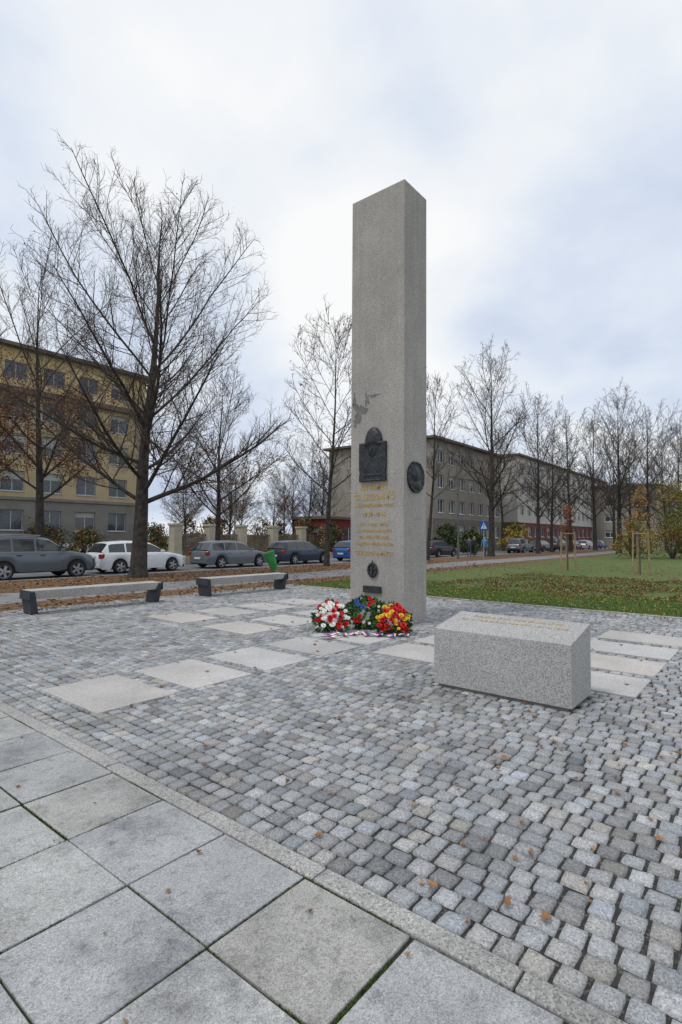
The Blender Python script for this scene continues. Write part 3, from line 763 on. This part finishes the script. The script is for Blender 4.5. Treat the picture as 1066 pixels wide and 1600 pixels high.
brw=M('brown_grey_plaster',(.30,.27,.23),.9,.12,.5,bst=.2); brw2=M('plinth_plaster',(.19,.17,.15),.9,.15,.8)
cream=M('cream_plaster',(.34,.29,.2),.9,.12,.6)
cols=[(1.2+2.75*i,2.7+2.75*i) for i in range(7)]
rows=[(1.6,3.1),(4.6,6.2),(7.6,9.2),(10.6,12.1)]
building('four-storey brown-grey plaster apartment block with white windows',(56.0,31.5,-.03),20,16,13.3,cols,rows,[(0,1),(3.9,0)],[brw,brw2,cream],[corn,dkroof],endcols=[(2.0,3.4),(6.5,7.9),(11,12.4)],ov=.6,roofh=1.0)
wht=M('off_white_plaster',(.58,.55,.51),.9,.1,.5); rdp=M('dark_red_plinth',(.18,.07,.06),.9,.2,.8)
cols=[(1.2+3.0*i,2.8+3.0*i) for i in range(17)]
rows=[(1.8,3.3),(5.0,6.6),(8.2,9.8),(11.4,13.0)]
building('long off-white apartment block with dark red plinth and white windows',(79.5,30.4,-.03),53,14,14.0,cols,rows,[(0,1),(4.0,0)],[wht,rdp],[corn,dkroof],endcols=[],ov=.5,roofh=1.2,cornice=[(3.95,4.15,.1,wht)])
redw=M('red_plaster',(.17,.03,.028),.85,.15,1)
building('low dark red annexe with white windows',W(-1.6,60)+(-.03,),6,5,3.6,[(.6,2.4),(3.2,5.2)],[(1.0,2.7)],[(0,0)],[redw],[corn,dkroof],endcols=[(.6,2.2),(3,4.4)],ov=.25,roofh=.5)
building('distant brown building beyond the trees',(135,30,-.03),40,14,13,[(1.5+4*i,3.3+4*i) for i in range(9)],rows[:3],[(0,0)],[brw],[dkroof,dkroof],endcols=[(2,4),(8,10)],ov=.4,roofh=1.2)
building('distant dull building closing the street',W(62,105)+(-.03,),30,14,12,[(1.5+4*i,3.3+4*i) for i in range(7)],rows[:3],[(0,0)],[brw],[dkroof,dkroof],endcols=[(2,4),(8,10)],ov=.4,roofh=1.2)

postM=M('cream_stone',(.46,.41,.34),.9,.15,2); panM=M('brown_fence',(.16,.12,.09),.8,.3,3)
px=[26,29.5,33,37,41,45]
for i,x in enumerate(px):
    b=MB(); b.box(-.38,.38,-.38,.38,-.1,2.45); b.box(-.46,.46,-.46,.46,2.453,2.65); b.box(-.42,.42,-.42,.42,-.1,.4)
    o=b.build('gate_post',postM,loc=(x,38.5,-.03),bevel=.02); tag(o,'square cream stone post with a flat cap along the fence','post','cream fence posts')
    if i<len(px)-1:
        w=px[i+1]-x-.88; b=MB(); b.box(0,w,-.12,.12,-.1,.5)
        b.box(0,w,-.03,.03,.503,.6)
        b.box(0,w,-.03,.03,1.65,1.75)
        k=.08
        while k<w: b.box(k,k+.09,-.022,.022,.6,1.8); k+=.17
        o=b.build('fence_panel',panM,loc=(x+.44,38.5,-.03)); tag(o,'brown slatted fence panel between cream posts','fence','fence panels')

stakeM=M('stake_wood',(.30,.22,.13),.85,.25,6)
for (r,f_,h,lc,n) in ((11.75,28.1,3.3,(.20,.07,.03),700),(14.05,25.5,4.2,(.28,.16,.04),620)):
    x,y=W(r,f_); rn=random.Random(int(r*10))
    e=empty('young_tree','thin staked sapling with a few brown leaves on the lawn','tree','staked saplings on the lawn',(x,y,-.03))
    A=MB(); A.tube([(0,0,-.05),(.02,0,1),(0,.02,2),(.03,0,h*.8),(.02,0,h)],[.03,.025,.02,.012,.005],6)
    B=MB()
    for k in range(26):
        z=rn.uniform(h*.55,h*.97); a=rn.uniform(0,6.28); l=rn.uniform(.25,.75)*(1.1-z/h*.6)
        p=Vector((0,0,z)); q=p+Vector((l*math.cos(a)*.8,l*math.sin(a)*.8,l*.7)); A.tube([p,(p+q)/2+Vector((0,0,-.03)),q],[.009,.006,.003],3,0,False)
        for m_ in range(n//26):
            c=p.lerp(q,rn.uniform(.3,1.05))+Vector((rn.gauss(0,.06),rn.gauss(0,.06),rn.gauss(0,.06))); s=rn.uniform(.03,.06)
            a1=Vector((rn.gauss(0,1),rn.gauss(0,1),rn.gauss(0,1))).normalized()*s; b1=a1.orthogonal().normalized()*s*.7; B.poly([c-a1,c-b1,c+a1,c+b1])
    A.build('trunk',twigM,parent=e); B.build('crown',plain('sapling_leaf'+str(n),lc,.8,0,.4),parent=e)
    for k in range(3):
        a=2*math.pi*k/3+.4; A=MB(); A.tube([(.42*math.cos(a),.42*math.sin(a),-.1),(.36*math.cos(a),.36*math.sin(a),2.0)],[.045,.045],7)
        A.build('stake',stakeM,parent=e)
    A=MB()
    pp=[(.36*math.cos(2*math.pi*k/3+.4),.36*math.sin(2*math.pi*k/3+.4),1.9) for k in (0,1,2,0)]
    for a,c in zip(pp,pp[1:]): A.tube([a,c],[.03,.03],5)
    A.build('cross_rail',stakeM,parent=e)

# ------------------------------------------------------------------ litter bin, lamp, sign
x,y=W(-3.0,25.2)
e=empty('litter_bin','green litter bin leaning on a steel post by the verge','bin',None,(x,y,-.03)); e.rotation_euler=(rad(3),rad(-20),rad(-51))
gm=plain('green_bin_paint',(.04,.24,.06),.5,0,.2)
def rr_(hx,hy,z,n=20): return [(hx*math.copysign(abs(math.cos(t))**.6,math.cos(t)),hy*math.copysign(abs(math.sin(t))**.6,math.sin(t)),z) for t in [2*math.pi*k/n for k in range(n)]]
b=MB(); b.hexa(rr_(.15,.13,.12),rr_(.20,.17,.5)); b.hexa(rr_(.20,.17,.5),rr_(.24,.19,.92)); b.build('bin_body',gm,parent=e,fix=True)
b=MB(); b.hexa(rr_(.26,.21,.923),rr_(.22,.17,1.02)); b.build('lid',gm,parent=e,bevel=.02)
b=MB(); b.tube([(0,.24,-.1),(0,.24,1.0)],[.035,.035],8); b.build('post',rimM,parent=e)
def lamp(x,y,h):
    e=empty('street_lamp','slim grey-green street lamp with a short arm','street lamp','street lamps',(x,y,-.03))
    b=MB(); b.tube([(0,0,-.1),(0,0,1.2),(0,0,1.25),(0,0,h)],[.1,.1,.065,.045],10); b.build('pole',lampM,parent=e)
    b=MB(); b.tube([(0,0,h-.02),(0,.3,h+.12),(0,.8,h+.16)],[.035,.03,.03],6); b.build('arm',lampM,parent=e)
    b=MB(); b.hexa([(-.1,.7,h+.1),(.1,.7,h+.1),(.1,1.3,h+.14),(-.1,1.3,h+.14)],[(-.07,.7,h+.22),(.07,.7,h+.22),(.06,1.3,h+.2),(-.06,1.3,h+.2)]); b.build('lamp_head',lampM,parent=e,bevel=.02)
lampM=plain('lamp_paint',(.11,.15,.13),.5,.2)
lamp(38.4,19.4,6.3); lamp(*W(-9.2,47),6.6); lamp(66,20,6.5)
x,y=W(10.8,41)
e=empty('crossing_sign','blue square pedestrian crossing sign on a thin pole','road sign',None,(x,y,-.03)); e.rotation_euler[2]=rad(-51)
b=MB(); b.tube([(0,0,-.1),(0,0,3.0)],[.035,.035],8); b.build('pole',rimM,parent=e)
blueS=plain('sign_blue',(.015,.08,.35),.4)
b=MB(); b.box(-.34,.34,-.055,-.037,2.2,2.9); b.build('sign_board',blueS,parent=e,bevel=.005)
b=MB(); b.poly([(-.23,-.058,2.33),(.23,-.058,2.33),(0,-.058,2.8)],0); b.build('white_triangle',whiteP,parent=e)
b=MB(); b.poly([(.0-.035,-.061,2.6),(.035,-.061,2.6),(.035,-.061,2.67),(-.035,-.061,2.67)]); b.poly([(-.03,-.061,2.46),(.03,-.061,2.46),(.03,-.061,2.59),(-.03,-.061,2.59)])
b.poly([(-.03,-.061,2.455),(0,-.061,2.455),(-.06,-.061,2.35),(-.09,-.061,2.35)]); b.poly([(0,-.061,2.455),(.03,-.061,2.455),(.09,-.061,2.35),(.06,-.061,2.35)])
b.build('walker_symbol',blackM,parent=e)

# ------------------------------------------------------------------ people
skinM=plain('skin',(.45,.28,.2),.6)
def person(label,loc,rz,jac,tro,hair,h=1.72,stride=.25):
    s=h/1.72
    J={'pel':(0,0,.95,.15),'sp':(0,.0,1.15,.145),'ch':(0,0,1.36,.16),'nk':(0,0,1.48,.055),'hd':(0,.01,1.60,.095),'ht':(0,0,1.69,.075),
       'hl':(-.09,0,.90,.10),'kl':(-.10,stride*.55,.50,.065),'al':(-.10,stride*.7,.09,.045),'tl':(-.10,stride*.7+.17,.04,.04),
       'hr':(.09,0,.90,.10),'kr':(.10,-stride*.2,.50,.065),'ar':(.10,-stride,.12,.045),'tr':(.10,-stride+.15,.04,.04),
       'sl':(-.19,0,1.40,.075),'el':(-.25,-.08,1.14,.05),'wl':(-.25,.05,.92,.035),'fl':(-.25,.09,.83,.03),
       'sr':(.19,0,1.40,.075),'er':(.25,.08,1.14,.05),'wr':(.25,.2,.95,.035),'fr':(.25,.24,.87,.03)}
    E=[('pel','sp'),('sp','ch'),('ch','nk'),('nk','hd'),('hd','ht'),('pel','hl'),('hl','kl'),('kl','al'),('al','tl'),('pel','hr'),('hr','kr'),('kr','ar'),('ar','tr'),
       ('ch','sl'),('sl','el'),('el','wl'),('wl','fl'),('ch','sr'),('sr','er'),('er','wr'),('wr','fr')]
    ks=list(J); me=bpy.data.meshes.new('p'); me.from_pydata([tuple(c*s for c in J[k][:3]) for k in ks],[(ks.index(a),ks.index(b_)) for a,b_ in E],[])
    o=bpy.data.objects.new('tmp',me); COL.objects.link(o)
    m=o.modifiers.new('s','SKIN'); o.modifiers.new('ss','SUBSURF').levels=1
    for i,k in enumerate(ks):
        sv=me.skin_vertices[0].data[i]; sv.radius=(J[k][3]*s,J[k][3]*s*.85); sv.use_root=(k=='pel')
    bpy.context.view_layer.update()
    nm=bpy.data.meshes.new_from_object(o.evaluated_get(bpy.context.evaluated_depsgraph_get())); bpy.data.objects.remove(o)
    nm.materials.clear()
    for q in (jac,tro,skinM,hair,blackM): nm.materials.append(q)
    for p in nm.polygons:
        c=p.center/s; p.use_smooth=True
        if c.z>1.66 or (c.z>1.52 and c.y<-.02): k=3
        elif c.z>1.47: k=2
        elif abs(c.x)>.2 and c.z<.9: k=2
        elif c.z>.82: k=0
        elif c.z>.09: k=1
        else: k=4
        p.material_index=k
    o=bpy.data.objects.new('person',nm); COL.objects.link(o); o.location=loc; o.rotation_euler[2]=rz
    tag(o,label,'person','people walking on the path')
hairM=plain('dark_hair',(.03,.02,.015),.8)
person('walking person in a bright blue jacket and dark trousers',W(12.35,46.5)+(-.02,),rad(100),plain('blue_jacket',(.03,.20,.42)),plain('dark_trousers',(.02,.02,.03)),hairM)
person('walking person in black coat and trousers',W(11.7,47.5)+(-.02,),rad(100),blackM,blackM,hairM,1.78)
person('walking person in dark grey jacket and blue jeans',W(10.9,46)+(-.02,),rad(-60),plain('grey_jacket',(.06,.06,.07)),plain('jeans',(.04,.06,.12)),hairM,1.68)

# ------------------------------------------------------------------ wreaths
fgM=[plain('wreath_leaf_a',(.03,.085,.025),.6,0,.4),plain('wreath_leaf_b',(.07,.15,.035),.6,0,.4)]
def wreath(label,loc,rz,rr,cols,seed,tilt=50,nf=70,big=1.0,nleaf=900):
    rn=random.Random(seed); e=empty('flower_wreath',label,'wreath','flower wreaths at the pillar foot',loc,rz)
    T=Matrix.Translation((0,0,rr*math.sin(rad(tilt))*.92+.04))@Matrix.Rotation(rad(tilt),4,'X')
    lob=lambda a:1+.12*math.sin(3*a+seed)+.08*math.sin(5*a+2*seed)
    B=MB()
    for i in range(nleaf):
        a=rn.uniform(0,6.28); q=rr*(.35+.72*rn.random()**.6)*lob(a); n_=.10*(1-min(1,q/rr)**4)*rn.uniform(-.2,1)
        p=Vector((q*math.cos(a),q*math.sin(a),n_)); out=Vector((math.cos(a),math.sin(a),rn.uniform(-.1,1.2))).normalized()
        s=rn.uniform(.03,.10); sd=out.cross(Vector((rn.gauss(0,1),rn.gauss(0,1),rn.gauss(0,1)))).normalized()*s*.28
        pts=[p,p+out*s*.5+sd,p+out*s,p+out*s*.5-sd]; B.poly([T@v for v in pts],rn.randrange(2))
    ring=[T@Vector((rr*.7*math.cos(t),rr*.7*math.sin(t),0)) for t in [2*math.pi*k/18 for k in range(19)]]
    B.tube(ring,[.06]*19,6,0)
    B.build('foliage',fgM,parent=e)
    fb=[MB() for _ in cols]; 
    for i in range(nf):
        a=i*2.4+rn.uniform(-.3,.3); q=rr*1.06*math.sqrt((i+.5)/nf)*lob(a)
        u=rn.random()
        sector=(math.sin(a*2+seed)*.5+.5)
        ci=min(len(cols)-1,int((sector*.7+u*.3)*len(cols)))
        c=Vector((q*math.cos(a),q*math.sin(a),.11*(1-(q/rr)**2)+.07+rn.uniform(-.04,.04))); s=rn.uniform(.028,.058)*big
        for lay,(k,ti,sc) in enumerate(((9,.25,1.0),(7,.8,.8),(5,1.2,.55))):
            for j in range(k):
                t=2*math.pi*j/k+lay*.4; d=Vector((math.cos(t)*math.cos(ti),math.sin(t)*math.cos(ti),math.sin(ti))); w=Vector((-math.sin(t),math.cos(t),0))*s*sc*.38
                pts=[c,c+d*s*sc*.6+w,c+d*s*sc,c+d*s*sc*.6-w]; fb[ci].poly([T@v for v in pts])
    for m_,f2 in zip(cols,fb):
        if f2.f: f2.build('blossoms',m_,parent=e)
    return e
fw=plain('white_petal',(.85,.83,.78),.6,0,.06); fr=plain('red_petal',(.55,.012,.015),.5,0,.25); fy=plain('yellow_petal',(.8,.55,.03),.5,0,.15); fbl=plain('blue_ribbon',(.04,.12,.45),.4)
ca_=math.atan2(-.7771,.6293)
wreath('round wreath of white and red flowers leaning at the pillar foot',(7.3,6.12,0),ca_+.1,.28,[fw,fr,fw,fr],3,tilt=46,nf=58,big=1.15)
wreath('dark green wreath with blue and white blossoms and leafy sprays',(7.95,5.86,0),ca_,.28,[fbl,fgM[0],fw,fgM[1],fr],6,tilt=62,nf=38,nleaf=1200)
wreath('round wreath of red and yellow roses',(7.78,5.14,0),ca_-.1,.26,[fr,fr,fy,fr],9,tilt=48,nf=58,big=1.1)
def ribbon(label,p,q,seed,wd=.09):
    rn=random.Random(seed); p=Vector(p);q=Vector(q); n=16; e=empty('ribbon',label,'ribbon','wreath ribbons',tuple(p))
    side=(q-p).cross(Vector((0,0,1))).normalized()
    b=MB()
    pts=[p.lerp(q,i/n)-p+Vector((0,0,.012+.035*abs(math.sin(i*.8+seed))))+side*.07*math.sin(i*.7+seed) for i in range(n+1)]
    for i in range(n):
        for k,(a,c) in enumerate(((-wd,-wd/3),(-wd/3,wd/3),(wd/3,wd))):
            b.poly([pts[i]+side*a,pts[i+1]+side*a,pts[i+1]+side*c,pts[i]+side*c],k)
    b.build('cloth',[fbl,fr,whiteP],parent=e)
def w3(r,f): x,y=W(r,f); return (x,y,.012)
ribbon('white red and blue ribbon draped on the cobbles',w3(.02,8.92),w3(.30,9.18),1,.07)
ribbon('white red and blue ribbon draped on the cobbles',w3(.28,9.20),w3(.66,8.92),2,.08)
ribbon('white red and blue ribbon draped on the cobbles',w3(.68,8.92),w3(1.10,9.06),4,.07)
ribbon('white red and blue ribbon hanging from the wreath',w3(-.20,8.72),w3(-.10,9.15),5,.07)

# ------------------------------------------------------------------ light, world, camera
sd=Vector((-.50,.18,1.0)).normalized()
sl_=bpy.data.lights.new('sun','SUN'); sl_.energy=1.3; sl_.angle=rad(12); sl_.color=(1,.97,.93)
so=bpy.data.objects.new('sun',sl_); COL.objects.link(so); so.rotation_euler=(-sd).to_track_quat('-Z','Y').to_euler()
w=bpy.data.worlds.new('World'); S.world=w; w.use_nodes=True; nt=w.node_tree
for n in list(nt.nodes): nt.nodes.remove(n)
out=nd(nt,'ShaderNodeOutputWorld')
sky=nd(nt,'ShaderNodeTexSky',sky_type='NISHITA'); sky.sun_disc=False; sky.sun_elevation=math.asin(sd.z); sky.sun_rotation=math.atan2(sd.x,sd.y)
b1=nd(nt,'ShaderNodeBackground'); b1.inputs[1].default_value=.12; nt.links.new(sky.outputs[0],b1.inputs[0])
tc=nd(nt,'ShaderNodeTexCoord').outputs['Generated']
sep=nd(nt,'ShaderNodeSeparateXYZ'); nt.links.new(tc,sep.inputs[0])
ad=nd(nt,'ShaderNodeMath',operation='ADD'); nt.links.new(sep.outputs[2],ad.inputs[0]); ad.inputs[1].default_value=.35
mxx=nd(nt,'ShaderNodeMath',operation='MAXIMUM'); nt.links.new(ad.outputs[0],mxx.inputs[0]); mxx.inputs[1].default_value=.05
dx=nd(nt,'ShaderNodeMath',operation='DIVIDE'); nt.links.new(sep.outputs[0],dx.inputs[0]); nt.links.new(mxx.outputs[0],dx.inputs[1])
dy=nd(nt,'ShaderNodeMath',operation='DIVIDE'); nt.links.new(sep.outputs[1],dy.inputs[0]); nt.links.new(mxx.outputs[0],dy.inputs[1])
cb=nd(nt,'ShaderNodeCombineXYZ'); nt.links.new(dx.outputs[0],cb.inputs[0]); nt.links.new(dy.outputs[0],cb.inputs[1]); cb.inputs[2].default_value=5.3
cn=tex(nt,'n',1.9,5,cb.outputs[0],.48)
# bright thin patch of cloud high in the sky
dvec=nd(nt,'ShaderNodeVectorMath',operation='DOT_PRODUCT'); nt.links.new(tc,dvec.inputs[0]); g_=Vector((*W(.10,.80),.56)).normalized(); dvec.inputs[1].default_value=g_
gl_=nd(nt,'ShaderNodeMapRange'); nt.links.new(dvec.outputs['Value'],gl_.inputs[0]); gl_.inputs[1].default_value=.86; gl_.inputs[2].default_value=1.0; gl_.inputs[3].default_value=0; gl_.inputs[4].default_value=.10
sm=nd(nt,'ShaderNodeMath',operation='ADD'); nt.links.new(cn.outputs[0],sm.inputs[0]); nt.links.new(gl_.outputs[0],sm.inputs[1])
cr=ramp(nt,sm.outputs[0],[(.34,(.57,.655,.83)),(.47,(.73,.80,.92)),(.58,(.89,.925,.97)),(.70,(1.0,1.0,1.0))])
b2=nd(nt,'ShaderNodeBackground'); b2.inputs[1].default_value=1.0; nt.links.new(cr.outputs[0],b2.inputs[0])
mx=nd(nt,'ShaderNodeMixShader'); mx.inputs[0].default_value=.95
nt.links.new(b1.outputs[0],mx.inputs[1]); nt.links.new(b2.outputs[0],mx.inputs[2]); nt.links.new(mx.outputs[0],out.inputs[0])

cam=bpy.data.cameras.new('camera'); co=bpy.data.objects.new('camera',cam); COL.objects.link(co); S.camera=co
cam.sensor_fit='VERTICAL'; cam.sensor_height=36; cam.sensor_width=24; cam.lens=19.04; cam.clip_end=4000; cam.clip_start=.05
co.matrix_world=Matrix.Translation((0,0,1.65))@Matrix.Rotation(rad(39-90),4,'Z')@Matrix.Rotation(rad(90+2.57),4,'X')@Matrix.Rotation(rad(.4),4,'Z')
S.view_settings.view_transform='Standard'; S.view_settings.look='None'; S.view_settings.exposure=0
